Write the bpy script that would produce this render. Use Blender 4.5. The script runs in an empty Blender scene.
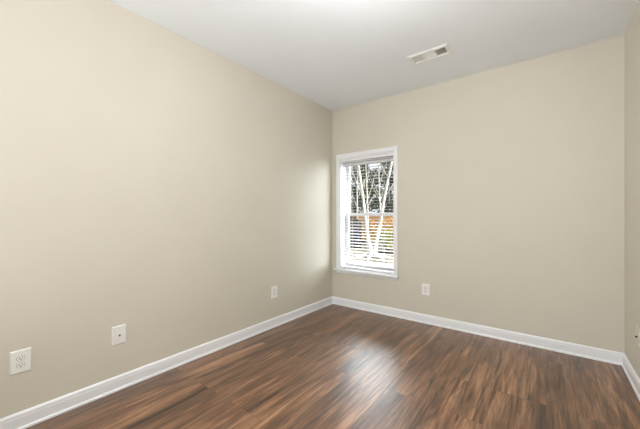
import bpy, bmesh, math, random
from mathutils import Vector, Matrix

# ------------------------------------------------------------------ camera
SC = bpy.context.scene
COL = SC.collection
CH = 1.2293                       # eye height
YAW = math.radians(37.223)
cam_d = bpy.data.cameras.new('camera')
cam_d.sensor_width = 36.0
cam_d.lens = 36.0 * 297.93 / 640.0
cam_d.shift_y = 2.58 / 640.0
cam_d.clip_start = 0.02
cam = bpy.data.objects.new('camera', cam_d)
cam.location = (0, 0, CH)
cam.rotation_euler = (math.radians(90), 0, YAW)
COL.objects.link(cam)
SC.camera = cam

# ------------------------------------------------------------------ sky, sun, lights, exposure
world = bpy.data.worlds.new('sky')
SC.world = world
world.use_nodes = True
wn = world.node_tree
wn.nodes.clear()
wo = wn.nodes.new('ShaderNodeOutputWorld')
wb = wn.nodes.new('ShaderNodeBackground')
SKY_BASE, SKY_GLARE_PATCH, SKY_CORNER_FILL = 1.2, 37.0, 21.0    # hazy sky, bright patch added for floor glare, another added to light the corner
tcw = wn.nodes.new('ShaderNodeTexCoord')
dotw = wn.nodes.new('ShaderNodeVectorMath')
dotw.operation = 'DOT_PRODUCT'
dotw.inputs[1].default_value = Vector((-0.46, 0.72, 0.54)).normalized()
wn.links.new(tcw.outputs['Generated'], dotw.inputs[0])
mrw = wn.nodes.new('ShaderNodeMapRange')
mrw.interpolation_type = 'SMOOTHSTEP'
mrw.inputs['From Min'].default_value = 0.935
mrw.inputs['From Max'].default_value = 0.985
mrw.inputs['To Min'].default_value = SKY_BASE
mrw.inputs['To Max'].default_value = SKY_GLARE_PATCH
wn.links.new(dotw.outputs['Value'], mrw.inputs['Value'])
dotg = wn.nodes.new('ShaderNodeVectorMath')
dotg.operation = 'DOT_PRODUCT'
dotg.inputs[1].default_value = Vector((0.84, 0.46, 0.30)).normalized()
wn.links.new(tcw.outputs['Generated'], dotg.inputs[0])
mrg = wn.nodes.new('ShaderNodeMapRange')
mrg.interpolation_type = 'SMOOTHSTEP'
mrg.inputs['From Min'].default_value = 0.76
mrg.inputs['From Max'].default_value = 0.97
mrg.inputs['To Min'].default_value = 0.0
mrg.inputs['To Max'].default_value = SKY_CORNER_FILL
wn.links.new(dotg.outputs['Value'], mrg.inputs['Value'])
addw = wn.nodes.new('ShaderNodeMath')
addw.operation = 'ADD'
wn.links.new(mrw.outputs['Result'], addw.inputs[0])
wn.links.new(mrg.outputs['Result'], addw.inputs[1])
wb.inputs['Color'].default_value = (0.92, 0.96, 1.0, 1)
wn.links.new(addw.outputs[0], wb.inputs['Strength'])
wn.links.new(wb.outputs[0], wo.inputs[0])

sun_d = bpy.data.lights.new('sun', 'SUN')
sun_d.energy = 8.0
sun_d.angle = math.radians(0.6)
sun_d.color = (1.0, 0.93, 0.82)
sun = bpy.data.objects.new('sun', sun_d)
sun.rotation_euler = Vector((-1.0, -0.24, -0.75)).to_track_quat('-Z', 'Y').to_euler()
sun.location = (12, 6, 10)
COL.objects.link(sun)

# area fill light added behind the camera
rear_d = bpy.data.lights.new('rear_fill', 'AREA')
rear_d.shape = 'RECTANGLE'
rear_d.size = 1.9
rear_d.size_y = 2.0
rear_d.energy = 58.0
rear_d.color = (0.985, 0.99, 1.0)
rear = bpy.data.objects.new('rear_fill', rear_d)
rear.location = (-1.7, -1.35, 1.3)
rear.rotation_euler = (math.radians(118), 0, math.radians(-45))
COL.objects.link(rear)

SC.view_settings.view_transform = 'Standard'
SC.view_settings.look = 'None'
SC.view_settings.exposure = 0.09
SC.view_settings.gamma = 1.0
SC.view_settings.use_curve_mapping = False
LAMP_STRENGTH = 76.0

# ------------------------------------------------------------------ room dimensions
XL, XR = -2.4313, 0.5165         # left wall, right wall
YB, YF = 3.4935, -2.40           # window wall, wall behind the photographer
H = 2.74
WT = 0.20                        # outer wall thickness
WX0, WX1, WZ0, WZ1 = -2.311, -1.492, 0.510, 2.055   # window opening


# ------------------------------------------------------------------ material helpers
def mat(name, col=(0.8, 0.8, 0.8), rough=0.5, spec=0.5, metal=0.0):
    m = bpy.data.materials.new(name)
    m.use_nodes = True
    b = m.node_tree.nodes['Principled BSDF']
    b.inputs['Base Color'].default_value = (*col, 1)
    b.inputs['Roughness'].default_value = rough
    b.inputs['Specular IOR Level'].default_value = spec
    b.inputs['Metallic'].default_value = metal
    return m


def nodes(m):
    return m.node_tree.nodes, m.node_tree.links, m.node_tree.nodes['Principled BSDF']


def noise(N, scale, detail=3.0, rough=0.55, dist=0.0):
    n = N.new('ShaderNodeTexNoise')
    n.inputs['Scale'].default_value = scale
    n.inputs['Detail'].default_value = detail
    n.inputs['Roughness'].default_value = rough
    n.inputs['Distortion'].default_value = dist
    return n


def ramp(N, stops):
    r = N.new('ShaderNodeValToRGB')
    e = r.color_ramp.elements
    e[0].position, e[0].color = stops[0][0], (*stops[0][1], 1)
    e[1].position, e[1].color = stops[-1][0], (*stops[-1][1], 1)
    for p, c in stops[1:-1]:
        x = e.new(p)
        x.color = (*c, 1)
    return r


def paint(name, col, rough=0.6, bump=0.05, scale=220.0, vary=0.02, spec=0.3):
    """rolled wall paint: faint mottling and orange-peel bump"""
    m = mat(name, col, rough, spec)
    N, L, b = nodes(m)
    tc = N.new('ShaderNodeTexCoord')
    n1 = noise(N, 1.3, 2)
    L.new(tc.outputs['Object'], n1.inputs['Vector'])
    r = ramp(N, [(0.3, tuple(c * (1 - vary) for c in col)), (0.7, tuple(min(1, c * (1 + vary)) for c in col))])
    L.new(n1.outputs['Fac'], r.inputs['Fac'])
    L.new(r.outputs['Color'], b.inputs['Base Color'])
    n2 = noise(N, scale, 2)
    L.new(tc.outputs['Object'], n2.inputs['Vector'])
    bp = N.new('ShaderNodeBump')
    bp.inputs['Strength'].default_value = bump
    bp.inputs['Distance'].default_value = 0.002
    L.new(n2.outputs['Fac'], bp.inputs['Height'])
    L.new(bp.outputs['Normal'], b.inputs['Normal'])
    return m


M = {}
M['wall'] = paint('beige_wall_paint', (0.655, 0.620, 0.530))
M['ceiling'] = paint('white_ceiling_paint', (0.90, 0.94, 0.985), 0.8, 0.08, 160, 0.01, 0.2)
M['trim'] = paint('white_trim_paint', (0.87, 0.885, 0.91), 0.32, 0.02, 90, 0.01, 0.5)
M['window_white'] = paint('white_window_vinyl', (0.84, 0.84, 0.86), 0.35, 0.0, 90, 0.01, 0.5)
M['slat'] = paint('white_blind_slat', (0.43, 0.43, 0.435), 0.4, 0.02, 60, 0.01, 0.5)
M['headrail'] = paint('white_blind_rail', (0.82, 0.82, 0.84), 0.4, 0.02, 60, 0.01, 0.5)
M['cord'] = mat('white_blind_cord', (0.85, 0.85, 0.83), 0.8)
M['plate'] = paint('white_outlet_plastic', (0.86, 0.86, 0.84), 0.3, 0.0, 60, 0.005, 0.5)
M['ivory'] = paint('ivory_outlet_plastic', (0.68, 0.62, 0.52), 0.4, 0.0, 60, 0.005, 0.5)
M['slot'] = mat('outlet_slot', (0.10, 0.10, 0.10), 0.6)
M['gap'] = mat('outlet_gap', (0.34, 0.34, 0.33), 0.6)
M['screw'] = mat('painted_screw', (0.72, 0.72, 0.70), 0.35, 0.5, 0.2)
M['jack'] = mat('jack_socket', (0.03, 0.03, 0.035), 0.5)
M['vent'] = paint('white_vent_enamel', (0.90, 0.90, 0.89), 0.35, 0.0, 60, 0.005, 0.5)
M['duct'] = mat('dark_duct_metal', (0.05, 0.05, 0.055), 0.6, 0.3, 0.3)
M['outer'] = paint('exterior_siding', (0.55, 0.50, 0.44), 0.8, 0.2, 40, 0.05, 0.2)
M['bronze'] = mat('brushed_nickel', (0.55, 0.54, 0.52), 0.35, 0.5, 1.0)


def make_glass():
    m = bpy.data.materials.new('window_glass')
    m.use_nodes = True
    N, L = m.node_tree.nodes, m.node_tree.links
    N.clear()
    o = N.new('ShaderNodeOutputMaterial')
    t = N.new('ShaderNodeBsdfTransparent')
    t.inputs['Color'].default_value = (0.96, 0.98, 0.98, 1)
    g = N.new('ShaderNodeBsdfGlossy')
    g.inputs['Roughness'].default_value = 0.02
    lw = N.new('ShaderNodeLayerWeight')
    lw.inputs['Blend'].default_value = 0.5
    pw = N.new('ShaderNodeMath')
    pw.operation = 'POWER'
    pw.inputs[1].default_value = 5.0
    L.new(lw.outputs['Facing'], pw.inputs[0])
    f = N.new('ShaderNodeMath')
    f.operation = 'MULTIPLY_ADD'
    f.inputs[1].default_value = 0.5
    f.inputs[2].default_value = 0.03
    L.new(pw.outputs[0], f.inputs[0])
    x = N.new('ShaderNodeMixShader')
    L.new(f.outputs[0], x.inputs[0])
    L.new(t.outputs[0], x.inputs[1])
    L.new(g.outputs[0], x.inputs[2])
    L.new(x.outputs[0], o.inputs[0])
    return m


M['glass'] = make_glass()


def make_floor_mat():
    """dark walnut vinyl planks running towards the window wall"""
    m = mat('walnut_plank_floor', (0.1, 0.06, 0.04), 0.5, 0.2)
    N, L, b = nodes(m)
    b.inputs['Coat Weight'].default_value = 1.0
    b.inputs['Coat Roughness'].default_value = 0.33
    tc = N.new('ShaderNodeTexCoord')
    sp = N.new('ShaderNodeSeparateXYZ')
    L.new(tc.outputs['Object'], sp.inputs[0])
    cb = N.new('ShaderNodeCombineXYZ')           # plank length along world Y
    L.new(sp.outputs['Y'], cb.inputs['X'])
    L.new(sp.outputs['X'], cb.inputs['Y'])

    def brick(c1, c2, mortar, msize):
        k = N.new('ShaderNodeTexBrick')
        k.offset, k.offset_frequency, k.squash = 0.37, 3, 1.0
        k.inputs['Scale'].default_value = 1.0
        k.inputs['Brick Width'].default_value = 1.22
        k.inputs['Row Height'].default_value = 0.152
        k.inputs['Mortar Size'].default_value = msize
        k.inputs['Mortar Smooth'].default_value = 0.2
        k.inputs['Color1'].default_value = (*c1, 1)
        k.inputs['Color2'].default_value = (*c2, 1)
        k.inputs['Mortar'].default_value = (*mortar, 1)
        L.new(cb.outputs[0], k.inputs['Vector'])
        return k
    k1 = brick((0, 0, 0), (1, 1, 1), (0.5, 0.5, 0.5), 0.0)     # random value per plank
    rv = N.new('ShaderNodeSeparateColor')
    L.new(k1.outputs['Color'], rv.inputs[0])
    off = N.new('ShaderNodeMath')
    off.operation = 'MULTIPLY'
    off.inputs[1].default_value = 37.0
    L.new(rv.outputs[0], off.inputs[0])

    def stretched(sx, sy, detail, rough, dist):
        a = N.new('ShaderNodeCombineXYZ')
        mx = N.new('ShaderNodeMath'); mx.operation = 'MULTIPLY'; mx.inputs[1].default_value = sx
        my = N.new('ShaderNodeMath'); my.operation = 'MULTIPLY'; my.inputs[1].default_value = sy
        L.new(sp.outputs['X'], mx.inputs[0])
        L.new(sp.outputs['Y'], my.inputs[0])
        L.new(mx.outputs[0], a.inputs['X'])
        L.new(my.outputs[0], a.inputs['Y'])
        L.new(off.outputs[0], a.inputs['Z'])
        n = noise(N, 1.0, detail, rough, dist)
        L.new(a.outputs[0], n.inputs['Vector'])
        return n
    broad = stretched(9.0, 1.0, 5, 0.62, 1.2)       # cathedral figure and knots
    fine = stretched(75.0, 2.4, 5, 0.66, 0.5)      # fine grain
    mid = stretched(24.0, 1.4, 5, 0.64, 1.6)         # dark streaks
    r1 = ramp(N, [(0.28, (0.040, 0.018, 0.009)), (0.42, (0.120, 0.062, 0.032)), (0.56, (0.215, 0.120, 0.066)), (0.74, (0.36, 0.22, 0.13))])
    L.new(broad.outputs['Fac'], r1.inputs['Fac'])
    r2 = ramp(N, [(0.34, (0.36, 0.33, 0.31)), (0.46, (0.92, 0.90, 0.88)), (0.67, (1.36, 1.36, 1.36))])
    L.new(mid.outputs['Fac'], r2.inputs['Fac'])
    r3 = ramp(N, [(0.32, (0.55, 0.53, 0.52)), (0.68, (1.42, 1.42, 1.42))])
    L.new(fine.outputs['Fac'], r3.inputs['Fac'])
    r4 = ramp(N, [(0.0, (0.78, 0.73, 0.68)), (1.0, (1.22, 1.12, 1.02))])
    L.new(rv.outputs[0], r4.inputs['Fac'])
    cur = r1.outputs['Color']
    for r in (r2, r3, r4):
        x = N.new('ShaderNodeMix')
        x.data_type = 'RGBA'
        x.blend_type = 'MULTIPLY'
        x.inputs['Factor'].default_value = 1.0
        L.new(cur, x.inputs['A'])
        L.new(r.outputs['Color'], x.inputs['B'])
        cur = x.outputs['Result']
    k2 = brick((1, 1, 1), (1, 1, 1), (0.62, 0.60, 0.58), 0.0018)   # seams between the planks
    x = N.new('ShaderNodeMix')
    x.data_type = 'RGBA'
    x.blend_type = 'MULTIPLY'
    x.inputs['Factor'].default_value = 1.0
    L.new(cur, x.inputs['A'])
    L.new(k2.outputs['Color'], x.inputs['B'])
    L.new(x.outputs['Result'], b.inputs['Base Color'])
    rr = N.new('ShaderNodeMapRange')
    rr.inputs['To Min'].default_value = 0.44
    rr.inputs['To Max'].default_value = 0.58
    L.new(fine.outputs['Fac'], rr.inputs['Value'])
    L.new(rr.outputs[0], b.inputs['Roughness'])
    bp = N.new('ShaderNodeBump')
    bp.inputs['Strength'].default_value = 0.12
    bp.inputs['Distance'].default_value = 0.002
    L.new(fine.outputs['Fac'], bp.inputs['Height'])
    L.new(bp.outputs['Normal'], b.inputs['Normal'])
    return m


M['floor'] = make_floor_mat()


def two_tone(name, c1, c2, scale, rough=0.8, stretch=(1, 1, 1), lo=0.35, hi=0.65, detail=4):
    m = mat(name, c1, rough, 0.2)
    N, L, b = nodes(m)
    tc = N.new('ShaderNodeTexCoord')
    mp = N.new('ShaderNodeMapping')
    mp.inputs['Scale'].default_value = stretch
    L.new(tc.outputs['Object'], mp.inputs[0])
    n = noise(N, scale, detail, 0.6, 0.3)
    L.new(mp.outputs[0], n.inputs['Vector'])
    r = ramp(N, [(lo, c1), (hi, c2)])
    L.new(n.outputs['Fac'], r.inputs['Fac'])
    L.new(r.outputs['Color'], b.inputs['Base Color'])
    return m


M['pale_bark'] = two_tone('pale_bark', (0.36, 0.335, 0.30), (0.56, 0.535, 0.50), 3.0, 0.85, (3, 3, 1))
M['dark_bark'] = two_tone('pine_bark', (0.05, 0.036, 0.03), (0.11, 0.085, 0.065), 4.0, 0.9, (4, 4, 1))
M['grey_bark'] = two_tone('grey_bark', (0.34, 0.31, 0.28), (0.52, 0.49, 0.45), 4.0, 0.9, (4, 4, 1))
M['pine'] = two_tone('pine_needles', (0.006, 0.010, 0.007), (0.018, 0.027, 0.016), 2.5)
M['olive'] = two_tone('olive_leaves', (0.010, 0.015, 0.008), (0.035, 0.042, 0.02), 2.5)
M['yellow_leaf'] = two_tone('yellow_green_leaves', (0.10, 0.115, 0.035), (0.32, 0.28, 0.09), 3.5)
M['orange_leaf'] = two_tone('orange_leaves', (0.30, 0.14, 0.04), (0.50, 0.28, 0.09), 3.5)
M['tan_grass'] = two_tone('dry_grass_blades', (0.28, 0.22, 0.11), (0.45, 0.36, 0.20), 4.0)
M['litter'] = two_tone('straw_ground', (0.045, 0.030, 0.017), (0.21, 0.17, 0.11), 5.0, 0.95, (1, 1, 1), 0.4, 0.6, 8)
M['dark_wood'] = two_tone('dark_brown_boards', (0.014, 0.008, 0.008), (0.028, 0.016, 0.015), 2.0, 0.85, (8, 8, 1))  # very dark brown boards, streaked lengthwise
M['cedar'] = two_tone('weathered_cedar_boards', (0.17, 0.09, 0.038), (0.28, 0.155, 0.07), 2.0, 0.85, (8, 8, 1))
M['timber'] = two_tone('creosoted_timber', (0.008, 0.006, 0.006), (0.018, 0.014, 0.012), 3.0, 0.9, (1, 6, 6))


# ------------------------------------------------------------------ mesh helpers
def obj(name, bm, material, parent=None, smooth=False, loc=None, rotz=0.0):
    me = bpy.data.meshes.new(name)
    bmesh.ops.recalc_face_normals(bm, faces=bm.faces)
    bm.to_mesh(me)
    bm.free()
    me.materials.append(material)
    if smooth:
        for p in me.polygons:
            p.use_smooth = True
    o = bpy.data.objects.new(name, me)
    COL.objects.link(o)
    if parent is not None:
        o.parent = parent
    if loc is not None:
        o.location = loc
        o.rotation_euler = (0, 0, rotz)
    return o


def thing(name, label, cat, loc=(0, 0, 0), rot=(0, 0, 0), group=None):
    o = bpy.data.objects.new(name, None)
    o.empty_display_size = 0.1
    COL.objects.link(o)
    o.location = loc
    o.rotation_euler = rot
    o['label'] = label
    o['category'] = cat
    if group:
        o['group'] = group
    return o


def struct(o, label=None):
    o['kind'] = 'structure'
    if label:
        o['label'] = label
    return o


def add_box(bm, x0, x1, y0, y1, z0, z1, bevel=0.0, rot=None, seg=2):
    g = bmesh.ops.create_cube(bm, size=1.0)
    vs = g['verts']
    c = Vector(((x0 + x1) / 2, (y0 + y1) / 2, (z0 + z1) / 2))
    s = Vector((x1 - x0, y1 - y0, z1 - z0))
    for v in vs:
        v.co = Vector((v.co.x * s.x, v.co.y * s.y, v.co.z * s.z))
        if rot is not None:
            v.co = rot @ v.co
        v.co += c
    if bevel > 0:
        es = list({e for v in vs for e in v.link_edges})
        bmesh.ops.bevel(bm, geom=es, offset=bevel, segments=seg, affect='EDGES', profile=0.6)


def box_bm(*a, **k):
    bm = bmesh.new()
    add_box(bm, *a, **k)
    return bm


def add_cyl(bm, centre, axis, r, length, seg=20, r2=None, bevel=0.0):
    q = Vector(axis).normalized().to_track_quat('Z', 'Y').to_matrix().to_4x4()
    mtx = Matrix.Translation(Vector(centre)) @ q
    bmesh.ops.create_cone(bm, cap_ends=True, segments=seg, radius1=r, radius2=r if r2 is None else r2, depth=length, matrix=mtx)


def add_tube(bm, pts, radii, seg=8):
    pts = [Vector(p) for p in pts]
    rings = []
    for i, p in enumerate(pts):
        d = (pts[min(i + 1, len(pts) - 1)] - pts[max(i - 1, 0)]).normalized()
        a = d.orthogonal().normalized() if i == 0 else (rings[-1][1] - d * rings[-1][1].dot(d)).normalized()
        b = d.cross(a)
        rings.append(([bm.verts.new(p + (a * math.cos(t) + b * math.sin(t)) * radii[i])
                       for t in [2 * math.pi * k / seg for k in range(seg)]], a))
    for (r0, _), (r1, _) in zip(rings, rings[1:]):
        for k in range(seg):
            bm.faces.new((r0[k], r0[(k + 1) % seg], r1[(k + 1) % seg], r1[k]))
    bm.faces.new(rings[0][0][::-1])
    bm.faces.new(rings[-1][0])


def add_profile(bm, prof, p0, p1, outward):
    """sweep a (depth, height) profile along a straight wall run"""
    p0, p1, n = Vector(p0), Vector(p1), Vector(outward)
    ends = [[bm.verts.new(p + n * d + Vector((0, 0, z))) for d, z in prof] for p in (p0, p1)]
    k = len(prof)
    for i in range(k):
        bm.faces.new((ends[0][i], ends[0][(i + 1) % k], ends[1][(i + 1) % k], ends[1][i]))
    bm.faces.new(ends[0][::-1])
    bm.faces.new(ends[1])


def add_lathe(bm, prof, seg=32, centre=(0, 0, 0)):
    c = Vector(centre)
    rings = []
    for r, z in prof:
        rings.append([bm.verts.new(c + Vector((r * math.cos(2 * math.pi * k / seg), r * math.sin(2 * math.pi * k / seg), z))) for k in range(seg)])
    for a, b in zip(rings, rings[1:]):
        for k in range(seg):
            bm.faces.new((a[k], a[(k + 1) % seg], b[(k + 1) % seg], b[k]))
    bm.faces.new(rings[0][::-1])
    bm.faces.new(rings[-1])


# ------------------------------------------------------------------ room shell
def slab_with_hole(axis, a0, a1, b0, b1, h, c0, c1):
    """slab spanning a x b with rectangular hole h=(a0,a1,b0,b1); c is the thin axis"""
    bm = bmesh.new()
    ha0, ha1, hb0, hb1 = h
    for (p0, p1, q0, q1) in ((a0, ha0, b0, b1), (ha1, a1, b0, b1), (ha0, ha1, b0, hb0), (ha0, ha1, hb1, b1)):
        if axis == 'y':
            add_box(bm, p0, p1, c0, c1, q0, q1)
        elif axis == 'z':
            add_box(bm, p0, p1, q0, q1, c0, c1)
    return bm


struct(obj('floor', box_bm(XL, XR, YF, YB, -0.12, 0.0), M['floor']), 'dark walnut plank floor')
VX0, VX1, VY0, VY1 = -1.020, -0.708, 2.755, 2.897      # duct opening in the ceiling
struct(obj('ceiling', slab_with_hole('z', XL - WT, XR + WT, YF - WT, YB + WT, (VX0, VX1, VY0, VY1), H, H + 0.14), M['ceiling']), 'flat white ceiling')
struct(obj('wall_left', box_bm(XL - WT, XL, YF - WT, YB + WT, -0.12, H), M['wall']), 'long bare beige wall')
struct(obj('wall_right', box_bm(XR, XR + WT, YF - WT, YB + WT, -0.12, H), M['wall']), 'beige wall at the edge of the room')
struct(obj('wall_back', slab_with_hole('y', XL, XR, -0.12, H, (WX0, WX1, WZ0, WZ1), YB, YB + WT), M['wall']), 'beige wall with the window')
struct(obj('wall_front', box_bm(XL, XR, YF - WT, YF, -0.12, H), M['wall']), 'beige wall behind the viewer')

# baseboards: stepped top, flat face, rounded shoe moulding at the floor
def base_profile(h=0.101, t=0.014):
    p = [(0, 0), (0.022, 0), (0.022, 0.007), (0.021, 0.012), (0.018, 0.016), (t, 0.018),
         (t, h - 0.028), (t - 0.0015, h - 0.024), (t - 0.0015, h - 0.020), (t - 0.001, h - 0.014), (t - 0.004, h - 0.006), (t - 0.009, h), (0, h)]
    return p


for nm, p0, p1, n, lab in (('baseboard_left', (XL, YF, 0), (XL, YB, 0), (1, 0, 0), 'white baseboard along the long bare wall'),
                           ('baseboard_back', (XL, YB, 0), (XR, YB, 0), (0, -1, 0), 'white baseboard under the window'),
                           ('baseboard_right', (XR, YF, 0), (XR, YB, 0), (-1, 0, 0), 'short run of white baseboard')):
    bm = bmesh.new()
    add_profile(bm, base_profile(), p0, p1, n)
    struct(obj(nm, bm, M['trim']), lab)

# ------------------------------------------------------------------ window
win = bpy.data.objects.new('window_1', None)
COL.objects.link(win)
win.location = ((WX0 + WX1) / 2, YB, WZ0)
struct(win, 'white double-hung window with casing and stool')
WC = win.location.copy()


def wbox(bm, x0, x1, y0, y1, z0, z1, bevel=0.0):
    add_box(bm, x0 - WC.x, x1 - WC.x, y0 - WC.y, y1 - WC.y, z0 - WC.z, z1 - WC.z, bevel)


CW = 0.045
bm = bmesh.new()
wbox(bm, WX0 - CW, WX0, YB - 0.014, YB, WZ0, WZ1, 0.003)
wbox(bm, WX1, WX1 + CW - 0.005, YB - 0.014, YB, WZ0, WZ1, 0.003)
wbox(bm, WX0 - CW, WX1 + CW - 0.005, YB - 0.014, YB, WZ1, WZ1 + CW, 0.003)
wbox(bm, WX0 - CW - 0.006, WX1 + CW + 0.001, YB - 0.020, YB, WZ1 + CW - 0.012, WZ1 + CW + 0.004, 0.003)
obj('casing', bm, M['trim'], win)
bm = bmesh.new()                                       # stool and apron
wbox(bm, WX0 - CW - 0.022, WX1 + CW + 0.014, YB - 0.048, YB, WZ0 - 0.022, WZ0, 0.006)
wbox(bm, WX0 + 0.002, WX1 - 0.002, YB - 0.02, YB + 0.12, WZ0 - 0.001, WZ0 + 0.006)
obj('stool', bm, M['trim'], win)
bm = bmesh.new()
wbox(bm, WX0 - CW, WX1 + CW - 0.005, YB - 0.013, YB, WZ0 - 0.058, WZ0 - 0.022, 0.003)
obj('apron', bm, M['trim'], win)
bm = bmesh.new()                                       # jamb liner
JT = 0.018
wbox(bm, WX0, WX0 + JT, YB, YB + WT, WZ0, WZ1)
wbox(bm, WX1 - JT, WX1, YB, YB + WT, WZ0, WZ1)
wbox(bm, WX0 + JT, WX1 - JT, YB, YB + WT, WZ1 - JT, WZ1)
wbox(bm, WX0 + JT, WX1 - JT, YB + 0.10, YB + WT + 0.02, WZ0, WZ0 + 0.03)
obj('jamb', bm, M['window_white'], win)
SX0, SX1 = WX0 + JT, WX1 - JT
MZ = 1.268                                            # meeting rail


def sash(name, y0, y1, z0, z1, bot, top):
    bm = bmesh.new()
    st = 0.055
    wbox(bm, SX0, SX0 + st, y0, y1, z0, z1, 0.003)
    wbox(bm, SX1 - st, SX1, y0, y1, z0, z1, 0.003)
    wbox(bm, SX0 + st - 0.002, SX1 - st + 0.002, y0, y1, z0, z0 + bot, 0.003)
    wbox(bm, SX0 + st - 0.002, SX1 - st + 0.002, y0, y1, z1 - top, z1, 0.003)
    s = obj(name, bm, M['window_white'], win)
    bm = bmesh.new()
    ym = (y0 + y1) / 2
    wbox(bm, SX0 + st - 0.004, SX1 - st + 0.004, ym - 0.002, ym + 0.002, z0 + bot - 0.004, z1 - top + 0.004)
    obj('pane', bm, M['glass'], s)
    return s


sash('lower_sash', YB + 0.125, YB + 0.155, WZ0 + 0.03, MZ + 0.018, 0.055, 0.036)
sash('upper_sash', YB + 0.157, YB + 0.187, MZ - 0.018, WZ1 - JT, 0.036, 0.070)
bm = bmesh.new()                                       # sash lock on the meeting rail
wbox(bm, WC.x - 0.03, WC.x + 0.03, YB + 0.128, YB + 0.152, MZ + 0.018, MZ + 0.026, 0.003)
add_cyl(bm, (0, 0.14, MZ + 0.03 - WC.z), (0, 0, 1), 0.011, 0.012)
obj('sash_lock', bm, M['window_white'], win)

# ------------------------------------------------------------------ blind (inside the window opening)
BX0, BX1 = WX0 + JT + 0.006, WX1 - JT - 0.006
BY = YB + 0.052
blind = thing('window_blind', 'white horizontal slat blind, open, hung inside the window opening', 'blind', ((BX0 + BX1) / 2, BY, WZ1 - JT))
bm = bmesh.new()
bw = (BX1 - BX0) / 2
add_box(bm, -bw, bw, -0.026, 0.030, -0.036, -0.001, 0.002)
obj('headrail', bm, M['headrail'], blind)
bm = bmesh.new()
add_box(bm, -bw - 0.004, bw + 0.004, -0.040, -0.030, -0.040, -0.0005, 0.003)
obj('valance', bm, M['headrail'], blind)
bm = bmesh.new()
SLAT_TILT = math.radians(2.5)
rot = Matrix.Rotation(SLAT_TILT, 3, 'X')
z = -0.060
PITCH = 0.0408
n_slats = 0
zb = WZ0 + 0.006 + 0.030 - (WZ1 - JT)
while z > zb + 0.02:
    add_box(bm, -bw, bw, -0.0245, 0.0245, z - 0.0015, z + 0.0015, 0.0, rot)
    z -= PITCH
    n_slats += 1
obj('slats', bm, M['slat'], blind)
bm = bmesh.new()
add_box(bm, -bw, bw, -0.025, 0.025, zb - 0.026, zb - 0.006, 0.004)
obj('bottom_rail', bm, M['headrail'], blind)
for fx in (-0.62, 0.62):
    bm = bmesh.new()
    for dy in (-0.0255, 0.0255):
        add_tube(bm, [(fx * bw, dy, -0.05), (fx * bw, dy, zb - 0.02)], [0.0009, 0.0009], 5)
    obj('ladder_cord', bm, M['cord'], blind)
bm = bmesh.new()
add_tube(bm, [(bw - 0.055, -0.046, -0.06), (bw - 0.055, -0.047, -0.10), (bw - 0.055, -0.040, -0.62)], [0.002, 0.004, 0.004], 8)
obj('tilt_wand', bm, M['slat'], blind)

# ------------------------------------------------------------------ ceiling vent
vent = thing('ceiling_vent', 'white three-section air vent set in the ceiling', 'vent', ((VX0 + VX1) / 2, (VY0 + VY1) / 2, H))
hw, hl = 0.178, 0.095
iw, il = (VX1 - VX0) / 2, (VY1 - VY0) / 2
bm = bmesh.new()
outer = [(-hw, -hl), (hw, -hl), (hw, hl), (-hw, hl)]
mid_ = [(-hw + 0.012, -hl + 0.012), (hw - 0.012, -hl + 0.012), (hw - 0.012, hl - 0.012), (-hw + 0.012, hl - 0.012)]
inn = [(-iw + 0.006, -il + 0.006), (iw - 0.006, -il + 0.006), (iw - 0.006, il - 0.006), (-iw + 0.006, il - 0.006)]
rings = [[bm.verts.new((x, y, zz)) for x, y in ring] for ring, zz in ((outer, 0.0), (outer, -0.002), (mid_, -0.009), (inn, -0.009), (inn, 0.012))]
for a, b in zip(rings, rings[1:]):
    for k in range(4):
        bm.faces.new((a[k], a[(k + 1) % 4], b[(k + 1) % 4], b[k]))
SEC = (-iw / 3, iw / 3)
for sx in SEC:
    add_box(bm, sx - 0.006, sx + 0.006, -il + 0.006, il - 0.006, -0.009, 0.010)
obj('frame', bm, M['vent'], vent)
bm = bmesh.new()                                       # duct boot above the grille
for x0, x1, y0, y1, z0, z1 in ((-iw, -iw + 0.003, -il, il, 0.0, 0.2), (iw - 0.003, iw, -il, il, 0.0, 0.2), (-iw, iw, -il, -il + 0.003, 0.0, 0.2), (-iw, iw, il - 0.003, il, 0.0, 0.2), (-iw, iw, -il, il, 0.2, 0.203)):
    add_box(bm, x0, x1, y0, y1, z0, z1)
obj('duct', bm, M['duct'], vent)
# three banks of angled louvres
for bi, (x0, x1, lean) in enumerate(((-iw + 0.008, SEC[0] - 0.008, 'a'), (SEC[0] + 0.008, SEC[1] - 0.008, 'b'), (SEC[1] + 0.008, iw - 0.008, 'c'))):
    bm = bmesh.new()
    if lean == 'b':
        n = 9
        for k in range(n):
            y = -il + 0.012 + (2 * il - 0.024) * k / (n - 1)
            add_box(bm, x0, x1, y - 0.008, y + 0.008, 0.0, 0.0012, 0, Matrix.Rotation(math.radians(-35), 3, 'X'))
    else:
        n = 8
        ang = math.radians(-38 if lean == 'a' else 40)
        for k in range(n):
            x = x0 + 0.005 + (x1 - x0 - 0.010) * k / (n - 1)
            add_box(bm, x - (0.0072 if lean == 'a' else 0.0045), x + (0.0072 if lean == 'a' else 0.0045), -il + 0.007, il - 0.007, 0.0, 0.0012, 0, Matrix.Rotation(ang, 3, 'Y'))
    if lean == 'c':
        for y in (-0.030, 0.0, 0.030):
            add_box(bm, x0, x1, y - 0.0015, y + 0.0015, 0.004, 0.006)
    o = obj('louver_bank', bm, M['vent'], vent)
for s in (-1, 1):
    bm = bmesh.new()
    add_cyl(bm, (s * (hw - 0.019), 0, -0.0098), (0, 0, 1), 0.0045, 0.003, 12)
    obj('screw', bm, M['screw'], vent)


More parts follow.
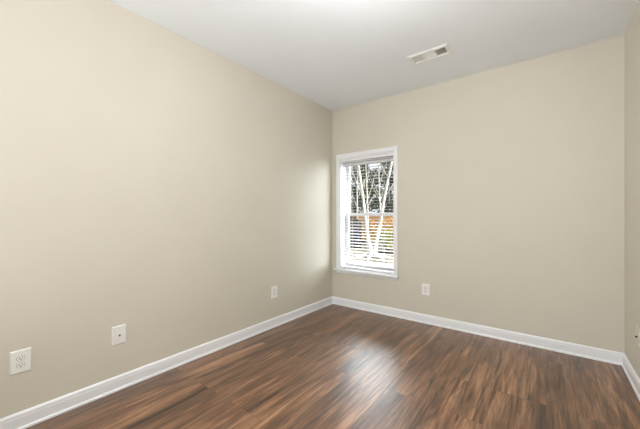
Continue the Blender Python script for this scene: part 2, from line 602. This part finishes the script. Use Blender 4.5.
# ------------------------------------------------------------------ outlets (built facing +X local, plate in the local YZ plane)
def plate_thing(label, loc, rotz, kind, material='plate', group=None):
    t = thing('wall_jack' if kind == 'jack' or kind == 'coax' else 'wall_outlet', label, 'jack' if kind in ('jack', 'coax') else 'outlet', loc, (0, 0, rotz), group)
    w, h, d = 0.0445, 0.0655, 0.0085
    bm = bmesh.new()
    prof = ((w, h, 0.0), (w, h, 0.0022), (w - 0.004, h - 0.004, d), )
    rings = [[bm.verts.new((x, y, z)) for y, z in ((-a, -b), (a, -b), (a, b), (-a, b))] for a, b, x in prof]
    for r0, r1 in zip(rings, rings[1:]):
        for k in range(4):
            bm.faces.new((r0[k], r0[(k + 1) % 4], r1[(k + 1) % 4], r1[k]))
    bm.faces.new(rings[0][::-1])
    bm.faces.new(rings[-1])
    obj('cover_plate', bm, M[material], t)
    if kind == 'duplex':
        for s in (-1, 1):
            bm = bmesh.new()
            zc = s * 0.0195
            seg = 28
            pts = []
            for k in range(seg):                       # round face with flat top and bottom
                a = 2 * math.pi * k / seg
                pts.append((0.0172 * math.cos(a), max(-0.0142, min(0.0142, 0.0172 * math.sin(a)))))
            r0 = [bm.verts.new((d - 0.001, y, zc + z)) for y, z in pts]
            r1 = [bm.verts.new((d + 0.002, y * 0.97, zc + z * 0.97)) for y, z in pts]
            for k in range(seg):
                bm.faces.new((r0[k], r0[(k + 1) % seg], r1[(k + 1) % seg], r1[k]))
            bm.faces.new(r1)
            rc = obj('receptacle', bm, M[material], t)
            bm = bmesh.new()
            ga = [bm.verts.new((d + 0.0003, y * 1.09, zc + z * 1.09)) for y, z in pts]
            bm.faces.new(ga)
            obj('rim', bm, M['gap'], rc)
            bm = bmesh.new()
            add_box(bm, d + 0.0012, d + 0.0024, -0.0078, -0.0050, zc - 0.002, zc + 0.0080)
            add_box(bm, d + 0.0012, d + 0.0024, 0.0050, 0.0078, zc - 0.002, zc + 0.0080)
            add_cyl(bm, (d + 0.0018, 0, zc - 0.0075), (1, 0, 0), 0.0032, 0.0012, 12)
            obj('slots', bm, M['slot'], rc)
        scr = ((0, 0),)
    elif kind == 'jack':
        bm = bmesh.new()
        add_box(bm, d - 0.001, d + 0.003, -0.011, 0.011, -0.012, 0.010, 0.001)
        j = obj('jack', bm, M[material], t)
        bm = bmesh.new()
        add_box(bm, d + 0.0022, d + 0.0036, -0.0065, 0.0065, -0.0075, 0.004)
        obj('socket', bm, M['jack'], j)
        scr = ((0, 0.042), (0, -0.042))
    else:
        bm = bmesh.new()
        add_cyl(bm, (d + 0.004, 0, 0), (1, 0, 0), 0.0055, 0.010, 12)
        add_cyl(bm, (d + 0.0015, 0, 0), (1, 0, 0), 0.008, 0.003, 6)
        obj('connector', bm, M['jack'], t)
        scr = ((0, 0.042), (0, -0.042))
    for y, z in scr:
        bm = bmesh.new()
        add_cyl(bm, (d + 0.0006, y, z), (1, 0, 0), 0.0034, 0.0016, 14)
        obj('screw', bm, M['screw'], t)
    return t


PI = math.pi
plate_thing('large white duplex outlet with two visible sockets, on the wall beside the jack plate', (XL, 0.326, 0.393), 0.0, 'duplex')
plate_thing('white wall plate with one dark jack in its middle, on the long bare wall', (XL, 0.826, 0.389), 0.0, 'jack')
plate_thing('small white outlet on the long wall, close to the room corner', (XL, 2.350, 0.389), 0.0, 'duplex')
plate_thing('small white outlet on the window wall, low beside the window', (-1.114, YB, 0.389), -PI / 2, 'duplex')
plate_thing('beige wall plate with one dark connector, seen edge-on on the short sliver of wall', (XR, 3.015, 0.388), PI, 'coax', 'ivory')

# ------------------------------------------------------------------ ceiling light of the room (above the photograph's edge)
lamp = thing('ceiling_light', 'round frosted glass ceiling light on a metal stem', 'light', (-0.60, 1.14, H))
bm = bmesh.new()
add_lathe(bm, [(0.001, 0.0), (0.065, 0.0), (0.065, -0.012), (0.05, -0.024), (0.012, -0.03), (0.012, -0.17), (0.03, -0.175), (0.03, -0.19), (0.001, -0.195)], 32)
obj('stem', bm, M['bronze'], lamp, True)
bm = bmesh.new()
prof = [(0.03, -0.185)] + [(0.16 * math.sin(a), -0.265 + 0.085 * math.cos(a)) for a in [math.radians(15 + 12 * k) for k in range(14)]]
add_lathe(bm, prof, 40)
gm = mat('frosted_lit_glass', (0.9, 0.88, 0.84), 0.4)
gb = gm.node_tree.nodes['Principled BSDF']
gb.inputs['Emission Color'].default_value = (0.985, 0.99, 1.0, 1)
gb.inputs['Emission Strength'].default_value = LAMP_STRENGTH
obj('glass_shade', bm, gm, lamp, True)

# ------------------------------------------------------------------ outdoors
GZ = -0.32
bm = bmesh.new()
random.seed(5)
nx, ny = 60, 44
gx0, gx1, gy0, gy1 = -45.0, 22.0, YB + WT + 0.02, 50.0
gv = [[bm.verts.new((gx0 + (gx1 - gx0) * i / nx, gy0 + (gy1 - gy0) * (j / ny) ** 1.4, GZ - 0.03 + random.uniform(-0.015, 0.015))) for j in range(ny + 1)] for i in range(nx + 1)]
for i in range(nx):
    for j in range(ny):
        bm.faces.new((gv[i][j], gv[i + 1][j], gv[i + 1][j + 1], gv[i][j + 1]))
struct(obj('ground', bm, M['litter'], None, True), 'straw-covered yard outside the window')


def limb(rng, p, d, r, length, steps, curl, up=0.0):
    pts, rad = [Vector(p)], [r]
    d = Vector(d).normalized()
    for i in range(steps):
        d = (d + Vector((rng.uniform(-curl, curl), rng.uniform(-curl, curl), rng.uniform(-curl, curl) + up))).normalized()
        pts.append(pts[-1] + d * (length / steps))
        rad.append(max(0.006, r * (1 - 0.8 * (i + 1) / steps)))
    return pts, rad


def leaf_quads(bm, rng, c, spread, n, size):
    for _ in range(n):
        while True:
            u = Vector((rng.uniform(-1, 1), rng.uniform(-1, 1), rng.uniform(-1, 1)))
            if u.length <= 1:
                break
        p = Vector(c) + Vector((u.x * spread[0], u.y * spread[1], u.z * spread[2]))
        a = Vector((rng.uniform(-1, 1), rng.uniform(-1, 1), rng.uniform(-1, 1))).normalized()
        b = a.orthogonal().normalized()
        s = size * rng.uniform(0.6, 1.4)
        vs = [bm.verts.new(p + a * s), bm.verts.new(p + b * s * 0.45), bm.verts.new(p - a * s), bm.verts.new(p - b * s * 0.45)]
        bm.faces.new(vs)


# the pale multi-stemmed tree in the middle of the view
tree = thing('pale_tree', 'bare pale-barked tree with two forked stems, close outside the window', 'tree', (-5.43, 10.44, GZ))
bm = bmesh.new()
add_tube(bm, [(0, 0, -0.05), (0.0, 0, 0.15), (-0.08, -0.04, 0.55), (-0.15, -0.10, 1.1), (-0.20, -0.15, 1.7), (-0.26, -0.22, 2.4), (-0.36, -0.33, 3.4), (-0.55, -0.45, 4.8), (-0.65, -0.5, 6.5)],
         [0.18, 0.12, 0.078, 0.062, 0.058, 0.054, 0.048, 0.035, 0.015], 12)
add_tube(bm, [(0.10, 0.04, -0.05), (0.11, 0.06, 0.2), (0.16, 0.13, 0.58), (0.24, 0.20, 1.05), (0.30, 0.25, 1.5), (0.36, 0.36, 2.2), (0.50, 0.62, 3.4), (0.75, 0.85, 4.9), (0.85, 0.95, 6.5)],
         [0.17, 0.11, 0.074, 0.061, 0.059, 0.056, 0.048, 0.035, 0.015], 12)
trunk = obj('trunk', bm, M['pale_bark'], tree, True)
rng = random.Random(11)
for k in range(7):
    a = k * 2 * math.pi / 7 + 0.3
    bm = bmesh.new()
    L_ = rng.uniform(0.45, 0.85)
    add_tube(bm, [(0.05 + 0.06 * math.cos(a), 0.02 + 0.06 * math.sin(a), 0.20), (0.05 + 0.22 * math.cos(a), 0.02 + 0.22 * math.sin(a), 0.08), (0.05 + L_ * math.cos(a + 0.15), 0.02 + L_ * math.sin(a + 0.15), -0.01), (0.05 + (L_ + 0.3) * math.cos(a + 0.2), 0.02 + (L_ + 0.3) * math.sin(a + 0.2), -0.06)], [0.085, 0.07, 0.045, 0.02], 8)
    obj('root', bm, M['pale_bark'], tree, True)
for (sx, sy, sz, dx, dy, dz, ln) in ((-0.17, -0.12, 1.35, -0.5, -0.3, 1.0, 1.6), (-0.2, -0.16, 1.9, 0.45, 0.3, 1.0, 1.8), (-0.27, -0.23, 2.5, -0.6, 0.1, 0.8, 1.5),
                                     (0.33, 0.3, 1.8, -0.35, 0.2, 1.0, 1.7), (0.38, 0.4, 2.3, 0.7, 0.1, 0.9, 1.5), (0.46, 0.55, 3.1, -0.5, -0.2, 0.8, 1.4)):
    bm = bmesh.new()
    p, r = limb(rng, (sx, sy, sz), (dx, dy, dz), 0.02, ln, 6, 0.18, 0.08)
    add_tube(bm, p, r, 7)
    obj('branch', bm, M['pale_bark'], tree, True)


# trees of the wood behind
def forest_tree(label, x, y, height, r, bark, leaf, seed, base, spread, clumps, per, size, name='pine_tree'):
    rng = random.Random(seed)
    t = thing(name, label, 'tree', (x, y, GZ), group='trees of the wood behind the yard')
    lean = rng.uniform(-0.05, 0.05)
    bm = bmesh.new()
    n = 7
    add_tube(bm, [(lean * height * (k / n) ** 1.5, rng.uniform(-0.04, 0.04), height * k / n - 0.1) for k in range(n + 1)], [r * (1 - 0.75 * k / n) for k in range(n + 1)], 9)
    for _ in range(9):
        z = rng.uniform(base, height * 0.9)
        a = rng.uniform(0, 2 * math.pi)
        p, rd = limb(rng, (lean * height * (z / height) ** 1.5, 0, z), (math.cos(a), math.sin(a), 0.35), r * 0.28, spread * rng.uniform(0.6, 1.0), 4, 0.2)
        add_tube(bm, p, rd, 5)
    obj('trunk', bm, M[bark], t, True)
    bm = bmesh.new()
    for _ in range(clumps):
        z = rng.uniform(base, height)
        f = 1.0 - 0.6 * (z - base) / (height - base)
        a = rng.uniform(0, 2 * math.pi)
        q = spread * f * math.sqrt(rng.random())
        leaf_quads(bm, rng, (lean * height * (z / height) ** 1.5 + q * math.cos(a), q * math.sin(a), z), (0.42, 0.42, 0.24), per, size)
    obj('foliage', bm, M[leaf], t)
    return t


rng = random.Random(3)
FU, FN = Vector((0.82, 0.572)), Vector((-0.572, 0.82))          # along the cedar fence, and away from it
rows = [('front', 2.3, (-4.5, -1.5, 1.5, 4.5, 7.5)), ('middle', 5.2, (-6.0, -3.0, 0.0, 3.0, 6.0)), ('back', 8.2, (-4.5, -1.5, 1.5, 4.5))]
order = ['first', 'second', 'third', 'fourth', 'fifth']
kinds = [('dark pine with a thin grey trunk', 'grey_bark', 'pine'), ('dark green pine with a brown trunk', 'dark_bark', 'pine'), ('olive-leaved tree with a pale slim trunk', 'grey_bark', 'olive')]
i = 0
for row, dist, along in rows:
    for k, s_ in enumerate(along):
        q = Vector((-9.6, 15.0)) + FU * s_ + FN * dist
        kd, bark, leaf = kinds[i % 3]
        forest_tree('%s, %s in the %s row of the wood' % (kd, order[k], row), q.x, q.y, rng.uniform(6.4, 7.8), rng.uniform(0.08, 0.13), bark, leaf, 100 + i, 1.2, rng.uniform(0.95, 1.1), 74, 46, 0.095,
                    'pine_tree' if leaf == 'pine' else 'slim_tree')
        i += 1

# slim bare saplings between the pines
for i, (x, y, h, la) in enumerate(((-7.42, 13.75, 6.5, 'behind the forked stems, thinner of two'), (-7.0, 14.45, 7.0, 'in the gap between the forked stems'), (-8.9, 15.45, 6.8, 'near the dark fence end'))):
    rng2 = random.Random(40 + i)
    t = thing('sapling', 'slim bare pale sapling ' + la, 'tree', (x, y, GZ), group='bare saplings')
    bm = bmesh.new()
    add_tube(bm, [(0.08 * math.sin(k * 0.9 + i), 0.05 * math.cos(k + i), h * k / 6 - 0.05) for k in range(7)], [0.05 * (1 - 0.12 * k) for k in range(7)], 8)
    for k in range(5):
        z = rng2.uniform(2.0, h - 1.5)
        a = rng2.uniform(0, 6.28)
        p, rd = limb(rng2, (0, 0, z), (math.cos(a) * 0.6, math.sin(a) * 0.6, 1), 0.018, 1.4, 5, 0.2, 0.1)
        add_tube(bm, p, rd, 5)
    obj('trunk', bm, M['grey_bark'], t, True)


# fences
def fence(name, label, p0, p1, h, board_mat, arch, gap=0.006, bw_=0.14):
    p0, p1 = Vector(p0), Vector(p1)
    d = p1 - p0
    ln = d.length
    t = thing(name, label, 'fence', (p0.x, p0.y, GZ), (0, 0, math.atan2(d.y, d.x)))
    bm = bmesh.new()
    n = int(ln / (bw_ + gap))
    for k in range(n):
        x = k * (bw_ + gap)
        u = (x + bw_ / 2) / ln
        top = h - arch * max(0.0, (u - 0.80) / 0.20) ** 3
        add_box(bm, x, x + bw_, -0.011, 0.011, 0.02, top, 0.004, None, 1)
    obj('boards', bm, board_mat, t)
    for z in (0.3, h * 0.5, h - 0.35 - arch):
        bm = box_bm(0, ln, 0.012, 0.05, z, z + 0.085, bevel=0.004)
        obj('rail', bm, board_mat, t)
    k = 0.05
    while k < ln:
        bm = box_bm(k - 0.045, k + 0.045, 0.051, 0.141, -0.3, h - arch - 0.05, bevel=0.006)
        obj('post', bm, board_mat, t)
        k += 2.4
    return t


fence('board_fence', 'dark brown board fence with a rounded end, beside the pale tree', (-12.7, 8.72), (-7.05, 12.85), 1.64, M['dark_wood'], 0.45)
fence('cedar_fence', 'orange cedar board fence behind the shrubs outside', (-9.6, 15.0), (-1.0, 21.0), 1.65, M['cedar'], 0.0)

# dark landscape timber on the ground in front of the shrubs
tm = thing('landscape_timber', 'long dark timber lying on the straw ground outside', 'timber', (-5.78, 11.75, GZ), (0, 0, math.atan2(0.78, 1.08)))
bm = bmesh.new()
add_box(bm, 0, 2.44, -0.06, 0.06, -0.04, 0.10, 0.02)
obj('beam', bm, M['timber'], tm)
for x in (0.2, 2.2):
    bm = bmesh.new()
    add_cyl(bm, (x, 0, 0.102), (0, 0, 1), 0.012, 0.008, 10)
    obj('spike', bm, M['bronze'], tm)


# shrubs
def shrub(name, label, x, y, r, h, leaf, seed, n, size):
    rng = random.Random(seed)
    t = thing(name, label, 'shrub', (x, y, GZ), group='shrubs along the fence')
    bm = bmesh.new()
    for k in range(7):
        a = k * 0.9 + rng.uniform(-0.2, 0.2)
        p, rd = limb(rng, (0.05 * math.cos(a), 0.05 * math.sin(a), -0.04), (0.5 * math.cos(a), 0.5 * math.sin(a), 1), 0.022, h * 0.9, 5, 0.15)
        add_tube(bm, p, rd, 5)
    obj('stems', bm, M['dark_bark'], t, True)
    bm = bmesh.new()
    for k in range(16):
        a = rng.uniform(0, 6.28)
        q = r * 0.65 * math.sqrt(rng.random())
        leaf_quads(bm, rng, (q * math.cos(a), q * math.sin(a), h * rng.uniform(0.22, 0.82)), (r * 0.42, r * 0.42, h * 0.2), n, size)
    obj('foliage', bm, M[leaf], t)
    return t


shrub('leafy_shrub', 'yellow-green leafy shrub behind the dark timber', -6.0, 13.22, 0.75, 1.15, 'yellow_leaf', 1, 70, 0.07)
shrub('leafy_shrub', 'yellow-green leafy shrub past the end of the dark timber', -4.7, 14.1, 0.8, 1.2, 'yellow_leaf', 2, 70, 0.07)
shrub('autumn_shrub', 'orange-leaved shrub standing against the cedar fence', -6.75, 15.25, 0.8, 1.75, 'orange_leaf', 3, 80, 0.08)
shrub('autumn_shrub', 'orange-leaved shrub showing between the two pale stems', -7.75, 14.6, 0.5, 1.5, 'orange_leaf', 4, 60, 0.07)
shrub('dry_shrub', 'tan dry shrub low behind the dark timber', -4.95, 12.75, 0.6, 0.65, 'tan_grass', 5, 60, 0.06)
